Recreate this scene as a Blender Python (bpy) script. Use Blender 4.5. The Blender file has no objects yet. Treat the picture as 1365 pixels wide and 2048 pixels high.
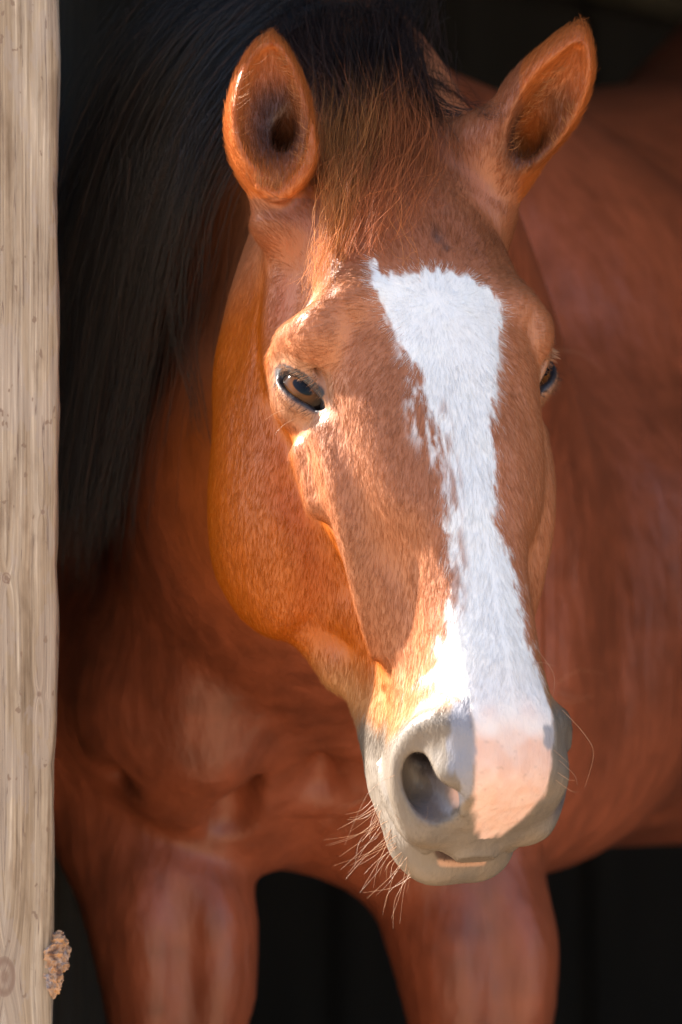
import bpy, math, random
import numpy as np
from mathutils import Vector
R = math.radians
SC = bpy.context.scene
# ------------------------------------------------------------------ camera, sky, sun, exposure
CAM_Z = 130.0                                   # everything below is worked out in centimetres
def P(px, py, Y):                               # point seen at photo pixel (px, py) at distance Y cm
    return np.array([(px-682.5)/1024*.09*Y, Y, CAM_Z-(py-1024)/1024*.09*Y])
def PX(p):
    p = np.asarray(p, float); return np.stack([682.5+p[..., 0]/p[..., 1]/.09*1024, 1024-(p[..., 2]-CAM_Z)/p[..., 1]/.09*1024], -1)
cd = bpy.data.cameras.new('camera'); cam = bpy.data.objects.new('camera', cd); SC.collection.objects.link(cam)
cam.location = (0, 0, 1.30); cam.rotation_euler = (R(90), 0, 0)
cd.sensor_fit = 'VERTICAL'; cd.sensor_height = 36; cd.lens = 200; cd.clip_start = .1; cd.clip_end = 400
cd.dof.use_dof = True; cd.dof.focus_distance = 4.42; cd.dof.aperture_fstop = 5.6
SC.camera = cam
SUN_EL, SUN_AZ = 37, -110                        # degrees: height, and how far left of the camera's own direction it stands
w = bpy.data.worlds.new('World'); SC.world = w; w.use_nodes = True
nt = w.node_tree; sky = nt.nodes.new('ShaderNodeTexSky'); sky.sky_type = 'NISHITA'; sky.sun_disc = False
sky.sun_elevation = R(SUN_EL); sky.sun_rotation = math.atan2(math.sin(R(SUN_AZ)), -math.cos(R(SUN_AZ)))
bg = nt.nodes['Background']; bg.inputs[1].default_value = .07
nt.links.new(sky.outputs[0], bg.inputs[0])
sl = bpy.data.lights.new('sun', 'SUN'); so = bpy.data.objects.new('sun', sl); SC.collection.objects.link(so)
sl.energy = 5.0; sl.angle = R(.5); sl.color = (1, .93, .82)
# vector towards the sun (the camera looks along +Y; the sun stands behind the camera's left shoulder)
TO_SUN = np.array([math.cos(R(SUN_EL))*math.sin(R(SUN_AZ)), -math.cos(R(SUN_EL))*math.cos(R(SUN_AZ)), math.sin(R(SUN_EL))])
so.rotation_euler = Vector(TO_SUN).to_track_quat('Z', 'Y').to_euler()
SC.view_settings.view_transform = 'Standard'; SC.view_settings.look = 'None'; SC.view_settings.gamma = 1
SC.view_settings.exposure = 2.3
YAW, PIT, ROLL = R(24), R(20), R(0)
VOX = .18
NFUR = 150000
# ---------------------------------------------------------------- horse surface as a signed field
S_ = np.array([math.cos(YAW), math.sin(YAW), 0.0])
F_ = np.array([math.sin(YAW)*math.cos(PIT), -math.cos(YAW)*math.cos(PIT), math.sin(PIT)])
L_ = np.array([math.sin(YAW)*math.sin(PIT), -math.cos(YAW)*math.sin(PIT), -math.cos(PIT)])
_c, _s = math.cos(ROLL), math.sin(ROLL)
_R = np.array([[_c, 0, _s], [0, 1, 0], [-_s, 0, _c]])
S_, F_, L_ = _R @ S_, _R @ F_, _R @ L_
O_ = P(905, 660, 440)
M_ = np.stack([S_, F_, L_])                      # rows: local axes in world
def H(s, f, u): return O_ + s*S_ + f*F_ + u*L_   # head-local cm -> world cm
def HL(p): return (np.asarray(p) - O_) @ M_.T    # world cm -> head-local cm

def axis(segs):
    out = [segs[0][0]]
    for a, b, h in segs:
        n = max(1, int(round((b-a)/h)))
        out += list(a + (b-a)*(np.arange(n)+1)/n)
    return np.array(out, np.float32)
GX = axis([(-62, -26, 1.6), (-26, -20, .6), (-20, 20, VOX), (20, 26, .6), (26, 60, 1.6), (60, 150, 3.5)])
GY = axis([(412, 418, .6), (418, 455, VOX), (455, 464, .5), (464, 540, 1.3), (540, 730, 3.5)])
GZ = axis([(-2, 60, 2.5), (60, 92, 1.3), (92, 98, .6), (98, 172, VOX), (172, 176, .6), (176, 196, 2.)])
NX, NY, NZ = len(GX), len(GY), len(GZ)
FLD = np.full((NX, NY, NZ), 9.0, np.float32)

def box_slices(lo, hi):
    r = []
    for g, a, b in zip((GX, GY, GZ), lo, hi):
        i0 = max(0, int(np.searchsorted(g, a))-1); i1 = min(len(g), int(np.searchsorted(g, b))+1)
        if i1 <= i0: return None
        r.append(slice(i0, i1))
    return tuple(r)
def coords(sl, M=None, O=None):
    x, y, z = GX[sl[0]][:, None, None], GY[sl[1]][None, :, None], GZ[sl[2]][None, None, :]
    if M is None: return x, y, z
    M = M.astype(np.float32); O = np.asarray(O, np.float32)
    return tuple(M[i, 0]*(x-O[0]) + M[i, 1]*(y-O[1]) + M[i, 2]*(z-O[2]) for i in range(3))
def blend(sl, d, k, op):
    a = FLD[sl]
    if op == 'add':
        h = np.clip(.5 + .5*(a-d)/k, 0, 1); FLD[sl] = a + (d-a)*h - k*h*(1-h)
    else:
        h = np.clip(.5 - .5*(a+d)/k, 0, 1); FLD[sl] = a + (-d-a)*h + k*h*(1-h)
def rotm(ax):                                     # orthonormal frame whose 3rd row follows ax
    w = np.asarray(ax, float); w = w/np.linalg.norm(w)
    t = np.array([0, 0, 1.]) if abs(w[2]) < .9 else np.array([1., 0, 0])
    a = np.cross(t, w); a /= np.linalg.norm(a)
    return np.stack([a, np.cross(w, a), w])
def ell(c, r, M=None, k=1.0, op='add', pad=None):
    c = np.asarray(c, float); M = np.eye(3) if M is None else M
    R = max(r) + (k+.6 if pad is None else pad)
    ext = np.abs(M.T) @ (np.asarray(r, float)) + k + .8
    sl = box_slices(c-ext, c+ext)
    if sl is None: return
    p = coords(sl, M, c)
    k0 = np.sqrt(sum((q/ri)**2 for q, ri in zip(p, r))) + 1e-6
    k1 = np.sqrt(sum((q/(ri*ri))**2 for q, ri in zip(p, r))) + 1e-6
    blend(sl, (k0*(k0-1)/k1).astype(np.float32), k, op)
def hell(s, f, u, r, k=1.0, op='add', M=None):    # ellipsoid in head axes (r along side, forward, length)
    ell(H(s, f, u), r, M_ if M is None else M, k, op)
def spline(pts, n):
    pts = np.asarray(pts, float); m = len(pts)
    if m < 3: t = np.linspace(0, 1, n)[:, None]; return pts[0]*(1-t)+pts[-1]*t
    t = np.linspace(0, m-1, n); i = np.clip(t.astype(int), 0, m-2); x = (t-i)[:, None]
    p0 = pts[np.clip(i-1, 0, m-1)]; p1 = pts[i]; p2 = pts[i+1]; p3 = pts[np.clip(i+2, 0, m-1)]
    return .5*((2*p1)+(-p0+p2)*x+(2*p0-5*p1+4*p2-p3)*x*x+(-p0+3*p1-3*p2+p3)*x**3)
def tube(pts, rad, k=1.0, op='add', n=None, squash=None, hollow=None):
    """pts world cm; squash=(dir, factor) flattens the section along dir"""
    q = np.concatenate([np.asarray(pts, float), np.asarray(rad, float)[:, None]], 1)
    q = spline(q, n or (len(q)-1)*4+1) if len(q) > 2 else q
    C, R = q[:, :3], np.maximum(q[:, 3], .02)
    W = np.eye(3)
    if squash is not None:
        dvec = np.asarray(squash[0], float); dvec /= np.linalg.norm(dvec)
        W = np.eye(3) + (1/squash[1]-1)*np.outer(dvec, dvec)
    m = k + .8
    lo = (C - R[:, None]*max(1, 1 if squash is None else squash[1])).min(0)-m
    hi = (C + R[:, None]*max(1, 1 if squash is None else squash[1])).max(0)+m
    sl = box_slices(lo, hi)
    if sl is None: return
    x, y, z = coords(sl, W, np.zeros(3)) if squash is not None else coords(sl)
    Cw = C @ W.T
    d = None
    for i in range(len(C)-1):
        a, b = Cw[i].astype(np.float32), Cw[i+1].astype(np.float32); ab = b-a; L2 = float(ab@ab)+1e-9
        t = np.clip(((x-a[0])*ab[0]+(y-a[1])*ab[1]+(z-a[2])*ab[2])/L2, 0, 1)
        e = np.sqrt((x-a[0]-t*ab[0])**2+(y-a[1]-t*ab[1])**2+(z-a[2]-t*ab[2])**2) - (R[i]+(R[i+1]-R[i])*t)
        d = e if d is None else np.minimum(d, e)
    blend(sl, d.astype(np.float32), k, op)
def htube(pts, rad, **kw): tube([H(*p) for p in pts], rad, **kw)
def both(fn, *a, **kw):
    for sg in (-1, 1): fn(sg, *a, **kw)

# --- head trunk: cross-sections (side, forward) from the dorsal midline round to the ventral midline
def pchip(x, y, xn):
    x = np.asarray(x, float); y = np.asarray(y, float); h = np.diff(x); 
    dl = np.diff(y, axis=0)/h.reshape((-1,)+(1,)*(y.ndim-1)); d = np.zeros_like(y)
    for i in range(1, len(x)-1):
        w1, w2 = 2*h[i]+h[i-1], h[i]+2*h[i-1]
        with np.errstate(divide='ignore', invalid='ignore'):
            v = (w1+w2)/(w1/dl[i-1]+w2/dl[i])
        d[i] = np.where(dl[i-1]*dl[i] > 0, v, 0)
    d[0], d[-1] = dl[0], dl[-1]
    i = np.clip(np.searchsorted(x, xn, 'right')-1, 0, len(x)-2); t = (xn-x[i])/h[i]
    sh = (-1,)+(1,)*(y.ndim-1); t = t.reshape(sh); hh = h[i].reshape(sh)
    return (y[i]*(2*t**3-3*t*t+1)+hh*d[i]*(t**3-2*t*t+t)+y[i+1]*(-2*t**3+3*t*t)+hh*d[i+1]*(t**3-t*t))
NT = 181
def build_table():
    us = np.array([r[0] for r in SECT], float); fcs = np.array([r[1] for r in SECT], float)
    T = np.linspace(0, math.pi, NT); RR = []
    for u, fc, pts in SECT:
        p = np.array(pts, float); th = np.arctan2(p[:, 0], p[:, 1]-fc); r = np.hypot(p[:, 0], p[:, 1]-fc)
        th[0], th[-1] = 0, math.pi
        the = np.concatenate([-th[1:3][::-1], th, 2*math.pi-th[-3:-1][::-1]]); re = np.concatenate([r[1:3][::-1], r, r[-3:-1][::-1]])
        RR.append(pchip(the, re, T))
    un = np.arange(us[0], us[-1]+.01, .25)
    tab = pchip(us, np.array(RR), un); fcn = pchip(us, fcs[:, None], un)[:, 0]
    kk = np.array([1, 4, 6, 4, 1.])/16                       # soften kinks round the section and along the head
    for _ in range(3):
        e = np.concatenate([tab[:, 2:0:-1], tab, tab[:, -2:-4:-1]], 1); tab = sum(kk[j]*e[:, j:j+NT] for j in range(5))
    for _ in range(6):
        e = np.concatenate([tab[:1], tab[:1], tab, tab[-1:], tab[-1:]], 0); tab = sum(kk[j]*e[j:j+len(un)] for j in range(5))
    return un, fcn, tab
def head_trunk(k=1.5):
    un, fcn, tab = build_table()
    c = [H(s, f, u) for s in (-14, 14) for f in (4, -30) for u in (un[0], un[-1]+2)]
    sl = box_slices(np.min(c, 0)-1, np.max(c, 0)+1)
    for i0 in range(sl[0].start, sl[0].stop, 24):            # in slabs, to keep memory small
        s2 = (slice(i0, min(i0+24, sl[0].stop)), sl[1], sl[2])
        s, f, u = coords(s2, M_, O_)
        ui = (u-un[0])/.25; uc = np.clip(ui, 0, len(un)-1.001); j = uc.astype(np.int32); w = (uc-j).astype(np.float32)
        fc = fcn.astype(np.float32)[j]*(1-w)+fcn.astype(np.float32)[j+1]*w
        g = f-fc; th = np.arctan2(np.abs(s), g)*((NT-1)/math.pi); th = np.clip(th, 0, NT-1.001); m = th.astype(np.int32); v = (th-m).astype(np.float32)
        tf = tab.astype(np.float32)
        a00, a01, a10, a11 = tf[j, m], tf[j, m+1], tf[j+1, m], tf[j+1, m+1]
        R = (a00*(1-v)+a01*v)*(1-w)+(a10*(1-v)+a11*v)*w
        Rt = ((a01-a00)*(1-w)+(a11-a10)*w)*((NT-1)/math.pi); Ru = ((a10-a00)*(1-v)+(a11-a01)*v)*4
        rho = np.sqrt(s*s+g*g)
        d = (rho-R)/np.sqrt(1+(Rt/np.maximum(rho, 2))**2+np.minimum(Ru**2, 4))
        d = np.maximum(d, np.maximum(un[0]-u, u-un[-1]))
        blend(s2, d.astype(np.float32), k, 'add')

def surface():
    B = FLD < 0
    n = B[:-1, :-1, :-1].astype(np.uint8)
    for dx in (0, 1):
        for dy in (0, 1):
            for dz in (0, 1):
                if dx+dy+dz: n += B[dx:NX-1+dx, dy:NY-1+dy, dz:NZ-1+dz]
    act = (n > 0) & (n < 8)
    ids = np.full(act.shape, -1, np.int32); I, J, K = np.nonzero(act); ids[I, J, K] = np.arange(len(I)); del n
    corner = {}
    for dx in (0, 1):
        for dy in (0, 1):
            for dz in (0, 1): corner[dx, dy, dz] = FLD[I+dx, J+dy, K+dz]
    gx, gy, gz = (GX[I], GX[I+1]), (GY[J], GY[J+1]), (GZ[K], GZ[K+1])
    acc = np.zeros((len(I), 3)); cnt = np.zeros(len(I))
    for a in corner:
        for ax in range(3):
            if a[ax]: continue
            b = list(a); b[ax] = 1; b = tuple(b); fa, fb = corner[a], corner[b]
            m = (fa < 0) != (fb < 0); t = np.where(m, fa/np.where(m, fa-fb, 1), 0)
            pa = np.stack([gx[a[0]], gy[a[1]], gz[a[2]]], 1); pb = np.stack([gx[b[0]], gy[b[1]], gz[b[2]]], 1)
            acc += np.where(m[:, None], pa+(pb-pa)*t[:, None], 0); cnt += m
    V = acc/cnt[:, None]
    Q = []
    for ax in range(3):
        a = [slice(1, -1)]*3; b = [slice(1, -1)]*3; a[ax] = slice(0, -1); b[ax] = slice(1, None)
        e = B[tuple(a)] != B[tuple(b)]; ii = list(np.nonzero(e))
        ii = [q+(0 if q_ax == ax else 1) for q_ax, q in enumerate(ii)]
        ins = B[ii[0], ii[1], ii[2]]
        o1, o2 = [(1, 2), (2, 0), (0, 1)][ax]
        def cell(d1, d2):
            c = list(ii); c[o1] = c[o1]-d1; c[o2] = c[o2]-d2; return ids[c[0], c[1], c[2]]
        q = np.stack([cell(1, 1), cell(0, 1), cell(0, 0), cell(1, 0)], 1)
        q[~ins] = q[~ins][:, ::-1]
        Q.append(q)
    Q = np.concatenate(Q); Q = Q[(Q >= 0).all(1)]
    return V, Q
def fgrad(V):                                     # field gradient at points (outward normal)
    out = np.zeros_like(V)
    def samp(p):
        r = []
        for g, c in zip((GX, GY, GZ), p.T):
            i = np.clip(np.searchsorted(g, c)-1, 0, len(g)-2); r.append((i, np.clip((c-g[i])/(g[i+1]-g[i]), 0, 1)))
        (i, a), (j, b), (k, c) = r; v = 0
        for dx in (0, 1):
            for dy in (0, 1):
                for dz in (0, 1):
                    v = v + FLD[i+dx, j+dy, k+dz]*(a if dx else 1-a)*(b if dy else 1-b)*(c if dz else 1-c)
        return v
    for ax in range(3):
        e = np.zeros(3); e[ax] = .3
        out[:, ax] = samp(V+e)-samp(V-e)
    return out/(np.linalg.norm(out, axis=1, keepdims=True)+1e-9)
# u, centre f, [(side, forward) ... dorsal midline -> ventral midline]   (cm)
SECT = [
 (-19, -12, [(0,-6.5),(3,-7),(5,-9),(6,-13),(5.5,-18),(4,-21),(0,-22)]),
 (-15, -12, [(0,-3),(3,-3.4),(5.8,-6),(7.2,-10),(7.8,-15),(6.5,-21),(0,-24)]),
 (-10, -12, [(0,-1),(3.5,-1.2),(6.6,-3.2),(8.6,-7),(9.4,-12.5),(9.8,-19),(6,-25),(0,-26)]),
 (-4,  -12, [(0,0),(4,-.4),(7.6,-2.2),(9.5,-5.4),(9.8,-10),(11.0,-16),(11.2,-21),(7,-26.5),(0,-27)]),
 (1,   -12, [(0,0.1),(4,-.3),(7.2,-1.8),(9.0,-4.2),(9.6,-7),(10.0,-10),(11.6,-15),(12.,-20),(8.5,-26),(0,-27)]),
 (5,   -12, [(0,0.1),(4.2,-.3),(7.0,-1.7),(8.6,-4.2),(9.3,-8),(9.8,-11),(11.6,-15.5),(12.1,-20.5),(9.3,-26.8),(0,-27)]),
 (10,  -12, [(0,.2),(4.0,-.3),(6.6,-1.7),(8.1,-4.2),(8.9,-8.2),(8.9,-11),(10.9,-15),(12,-20.5),(9.9,-27),(0,-27)]),
 (14,  -11.5, [(0,.3),(3.7,-.3),(5.9,-1.9),(7.3,-4.8),(8.1,-8.4),(7.6,-11),(9.0,-14.8),(10.3,-20.5),(8.9,-26.0),(0,-25.4)]),
 (17.5,-11, [(0,.3),(3.2,-.4),(4.7,-2.6),(5.6,-5.6),(6.8,-8.4),(6.2,-11.2),(7.2,-15),(7.4,-19.5),(5.6,-22.4),(0,-22.6)]),
 (20.5,-10, [(0,.3),(3.0,-.4),(4.3,-2.6),(5.0,-5.6),(5.8,-8.4),(5.4,-11.2),(5.4,-15),(5.3,-18.4),(4.2,-20.6),(0,-20.8)]),
 (24,  -9, [(0,.4),(2.9,-.3),(4.2,-2.4),(4.7,-5.2),(5.0,-8),(4.9,-11),(5.0,-15),(4.7,-18.6),(2.5,-20),(0,-20.2)]),
 (28,  -8, [(0,.5),(2.8,-.2),(4.3,-2),(5.1,-4.6),(5.4,-7.5),(5.3,-10.5),(5.3,-14.2),(4.6,-17),(2.5,-18),(0,-18)]),
 (32,  -7.5, [(0,.3),(2.9,-.1),(4.7,-1.5),(6.1,-4),(6.6,-7.5),(6.3,-10.2),(5.4,-12.4),(3,-13),(0,-13)]),
 (35,  -7.5, [(0,-.6),(2.8,-.9),(4.9,-2),(6.2,-4.6),(6.6,-7.6),(6.1,-9.8),(5,-11.7),(3,-12.1),(0,-12.1)]),
 (37.2,-8, [(0,-2.6),(2.7,-2.9),(4.6,-4.1),(5.6,-6),(5.7,-8),(5.2,-9.7),(4.2,-11.2),(2.4,-11.6),(0,-11.6)]),
 (38.0,-8.7, [(0,-5.4),(2.2,-5.6),(3.8,-6.5),(4.5,-7.8),(4.4,-9),(3.8,-10.2),(2.8,-11),(1.5,-11.3),(0,-11.3)]),
 (38.6,-9.2, [(0,-7.2),(1.6,-7.3),(3.0,-7.9),(3.6,-8.9),(3.5,-9.8),(3.0,-10.6),(2.2,-10.9),(1.1,-11.0),(0,-11.0)]),
 (39.15,-9.6, [(0,-8.4),(1.2,-8.5),(2.2,-8.9),(2.6,-9.6),(2.5,-10.1),(2.1,-10.6),(1.5,-10.9),(.8,-11),(0,-11)]),
 (39.6,-9.8, [(0,-9.4),(.5,-9.4),(.9,-9.6),(1.,-9.9),(.9,-10.1),(.8,-10.3),(.6,-10.4),(.3,-10.4),(0,-10.4)]),
 (39.9,-9.9, [(0,-9.8),(.08,-9.8),(.1,-9.85),(.1,-9.9),(.1,-9.95),(.08,-10),(.06,-10),(.03,-10),(0,-10)]),
]
EYE_C = (8.6, -8.55, 2.2); EYE_R = 2.9; EK = 1.17

def build_head():
    head_trunk()
    for g in (-1, 1):
        # brow (orbital arch), temple hollow above it, zygomatic arch and facial crest
        htube([(g*5.6,-2.4,-3.6),(g*7.2,-2.9,-3.2),(g*8.8,-4.4,-2.6),(g*9.9,-6.6,-2.0),(g*10.3,-9.0,-1.0)], [1.3,1.7,1.8,1.6,1.2], k=1.6)
        hell(g*(9.0 if g < 0 else 8.6),-5.6,-1.4,(2.6 if g < 0 else 2.2,3.4,3.2),k=1.1)
        hell(g*10.6,-5.4,-6.4,(1.3,2.0,2.4),k=3.2,op='sub')
        hell(g*7.2,-8.5,-12,(2.6,3.5,3.5),k=2.5)
        htube([(g*8.4,-9.6,-10),(g*9.5,-10.6,-5),(g*9.9,-10.6,0)], [.9,1.2,1.2], k=1.8)
        htube([(g*8.8,-6.6,6.2),(g*8.7,-6.3,9.5),(g*8.3,-6.4,13),(g*7.6,-7.1,16.6),(g*6.9,-8.4,20),(g*6.1,-9.8,23)], [1.05,1.15,1.1,.95,.7,.3], k=1.9)
        htube([(g*9.6,-9.0,7),(g*9.4,-9.0,11)], [1.2,1.0], k=2.0)
        # hollow under the eye between nasal plane and crest, and below the crest
        htube([(g*5.6,-6.6,15),(g*5.0,-7.2,19),(g*4.4,-8.2,23)], [.8,.9,.4], k=2.4)
        htube([(g*10.6,-12.4,9),(g*9.8,-12.2,13),(g*8.2,-12.4,17)], [.3,.9,1.0], k=3.0, op='sub')
        # masseter
        hell(g*8.8,-19.5,9.0,(3.2,6.6,9.0),k=2.5)
        # eye socket, lids
        ec = np.array([g*EYE_C[0], EYE_C[1], EYE_C[2]]) + (np.array([.2,.6,-1.6]) if g > 0 else 0)
        ell(H(*ec), (EYE_R+.35,)*3, k=1.1)
        V_ = lambda a, b, c: a*S_+b*F_+c*L_
        out = V_(g*.64, .76, .06); out /= np.linalg.norm(out)
        fis = V_(-g*.34, .58, .74); fis -= out*(fis@out); fis /= np.linalg.norm(fis)
        up = np.cross(out, fis); up /= np.linalg.norm(up)
        if L_@up > 0: up = -up
        ctr = H(*ec)
        def ep(a, b, r=EYE_R, ctr=ctr, fis=fis, up=up, out=out):
            a, b = a*EK, b*EK
            return ctr + fis*a + up*b + out*math.sqrt(max(.05, r*r-a*a-b*b))
        EYES[g] = (ctr, np.stack([fis, up, out]), ep)
        # heavy upper lid and its fold, lower lid
        tube([ep(a, b, EYE_R+.30) for a, b in ((-2.3,.55),(-1.4,1.12),(-.3,1.22),(.8,.86),(1.7,.18),(2.45,-.6))], [.22,.48,.58,.5,.34,.16], k=.4, n=31)
        tube([ep(a, b, EYE_R+.45) for a, b in ((-2.4,1.3),(-1.4,2.05),(-.2,2.2),(1.0,1.75),(2.0,.8))], [.3,.6,.66,.55,.25], k=.6, n=25)
        tube([ep(a, b, EYE_R+1.0) for a, b in ((-2.3,.95),(-1.4,1.6),(-.2,1.74),(.9,1.32),(1.9,.5))], [.12,.27,.29,.22,.06], k=.35, op='sub', n=25)
        tube([ep(a, b, EYE_R+.22) for a, b in ((-2.2,.2),(-1.5,-.7),(-.4,-1.16),(.7,-1.22),(1.6,-1.1),(2.45,-.9))], [.14,.28,.32,.3,.24,.14], k=.4, n=31)
        M3 = np.stack([fis, up, out]); q = .14; ca_, sa_ = math.cos(q), math.sin(q)
        ell(ep(-.25, -.22, EYE_R+.35), (3.05, .68, 1.5), M3, k=.12, op='sub')
        tube([ep(1.4, -.38, EYE_R+.3), ep(2.3, -.72, EYE_R+.25)], [.34, .12], k=.14, op='sub')
        tube([ep(a, b, EYE_R+.85) for a, b in ((-1.9,-1.5),(-.8,-2.2),(.4,-2.4),(1.5,-2.0))], [.1,.26,.3,.12], k=.7, op='sub', n=21)
        # nostril: wing, shallow cavity, alar fold
        rim = [(g*3.6,-1.9,31.9),(g*4.8,-2.2,31.0),(g*6.0,-3.8,31.0),(g*6.8,-6.0,32.2),(g*6.9,-7.6,34.4),(g*6.2,-8.2,36.4),(g*5.2,-8.1,37.8)]
        htube(rim, [.2,.35,.42,.42,.4,.35,.2], k=2.2, n=31)
        hell(g*(5.1 if g < 0 else 6.1),-6.0 if g < 0 else -7.0,34.7 if g < 0 else 33.4,(1.5,2.5,2.85) if g < 0 else (1.3,1.9,2.3),k=.7,op='sub',M=rotm_head(g))
        if g < 0: hell(-4.3,-4.9,36.4,(1.2,1.5,1.9),k=1.5,op='sub')
        htube([(g*5.1,-5.2,33.6),(g*4.6,-6.4,31.8),(g*3.2,-8,28.5)], [1.1,1.15,.8], k=.7, op='sub')
        htube([(g*4.3,-4.2,32.4),(g*3.75,-3.5,33.5),(g*3.3,-3.55,35.0),(g*3.0,-4.1,36.4),(g*2.95,-5.0,37.4)], [.4,.5,.52,.42,.2], k=.45, n=19)
        hell(g*4.3,-9.2,36.9,(1.5,1.7,1.7),k=1.6)
        htube([(g*5.9,-12.0,31.5),(g*5.8,-11.6,34),(g*5.0,-11.2,36.6),(g*3.6,-11.0,38.4)], [.4,.55,.55,.45], k=.8, n=17)
    htube([(-8.9,-10.9,15.2),(-8.0,-10.0,16.6),(-7.2,-9.5,17.2)], [.3,.5,.25], k=.9, op='sub')
    # lower jaw and chin
    htube([(0,-18.8,18),(0,-17.6,24),(0,-15.8,30)], [3.6,3.3,2.9], k=1.5)
    for g in (-1, 1): htube([(g*7.6,-21.8,12),(g*6.0,-20.2,16.5),(g*4.6,-18.8,21)], [2.6,2.2,2.0], k=1.6)
    for g in (-1, 1): htube([(g*2.5,-14.9,27.5),(g*2.9,-14.6,32),(g*2.3,-14.2,36)], [2.8,2.8,2.3], k=1.0)
    hell(-1.3,-14.3,36.6,(3.4,2.6,3.8),k=1.6); hell(2.0,-14.3,36.5,(3.6,2.6,3.7),k=1.6)
    # mouth slit
    for g in (-1, 1):
        htube([(0,-11.85,40.2),(g*2.2,-11.8,39.5),(g*4.2,-11.9,38.0),(g*5.6,-12.2,35),(g*6.5,-12.9,31.8)], [.26,.26,.24,.22,.14], k=.35, op='sub', n=21)
    hell(.2,-11.5,39.1,(2.5,.5,1.6),k=.2,op='sub')
    for g in (-1, 1):
        htube([(g*4.6,-3.2,8),(g*5.0,-4.2,12),(g*5.1,-6.0,17),(g*4.9,-8.2,21),(g*4.8,-11,25)], [.1,.16,.2,.2,.1], k=.7, n=25)
def rotm_head(g):
    w = H(-g*.25, .05, 1)-H(0,0,0); w /= np.linalg.norm(w)
    a = H(1, 0, 0)-H(0,0,0); a -= w*(a@w); a /= np.linalg.norm(a)
    return np.stack([a, np.cross(w, a), w])
EYES = {}

def build_ears():
    # viewer-left ear, opening forward
    D = 2.6
    pts = [(552,378,449),(546,335,448.5),(541,285,448.5),(539,235,448.5),(538,180,448.8),(539,128,449.2),(543,90,449.5)]
    rad = [1.5,2.65,3.3,3.35,2.8,1.85,.8]
    PD = lambda a, b, c: P(a, b, c-D)
    tube([PD(*p) for p in pts], rad, k=.8)
    tube([PD(552,378,449), P(556,440,446.5)], [1.5,2.2], k=1.8)
    cut = [(560,345,445.2),(556,310,445.0),(549,270,445.0),(543,225,445.2),(540,178,446.0),(540,135,447.2),(543,108,448.2)]
    tube([PD(*p) for p in cut], [1.0,2.15,2.92,3.07,2.55,1.62,.55], k=.5, op='sub')
    tube([PD(573,215,447.3), PD(571,255,448.2), PD(569,295,449.0), PD(560,335,450.5)], [.3,.75,1.05,1.1], k=.8, op='sub')
    tube([PD(624,250,446), PD(622,310,446), PD(600,358,446), PD(560,390,446.5), PD(520,376,446.5)], [.2,.45,.6,.6,.35], k=.6)
    # viewer-right ear, opening outward and down
    pts = [(985,335,452),(1015,292,451),(1052,245,450),(1090,195,449.5),(1122,145,449),(1143,100,449),(1155,68,449)]
    rad = [2.5,2.95,3.15,3.1,2.5,1.65,.8]
    tube([P(*p) for p in pts], rad, k=.8)
    tube([P(985,335,452), P(950,400,452)], [2.8,3.4], k=2.2)
    tube([P(960,290,452), P(905,300,453)], [2.4,2.2], k=2.2)
    cut = [(1040,330,447.6),(1068,285,447.2),(1092,240,446.8),(1118,190,446.6),(1140,150,447),(1152,112,447.6)]
    tube([P(*p) for p in cut], [1.2,2.25,2.65,2.45,1.75,.85], k=.6, op='sub')
    tube([P(1085,215,448.6), P(1055,268,450), P(1030,312,451.5)], [.6,1.3,1.4], k=1.2, op='sub')

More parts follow.
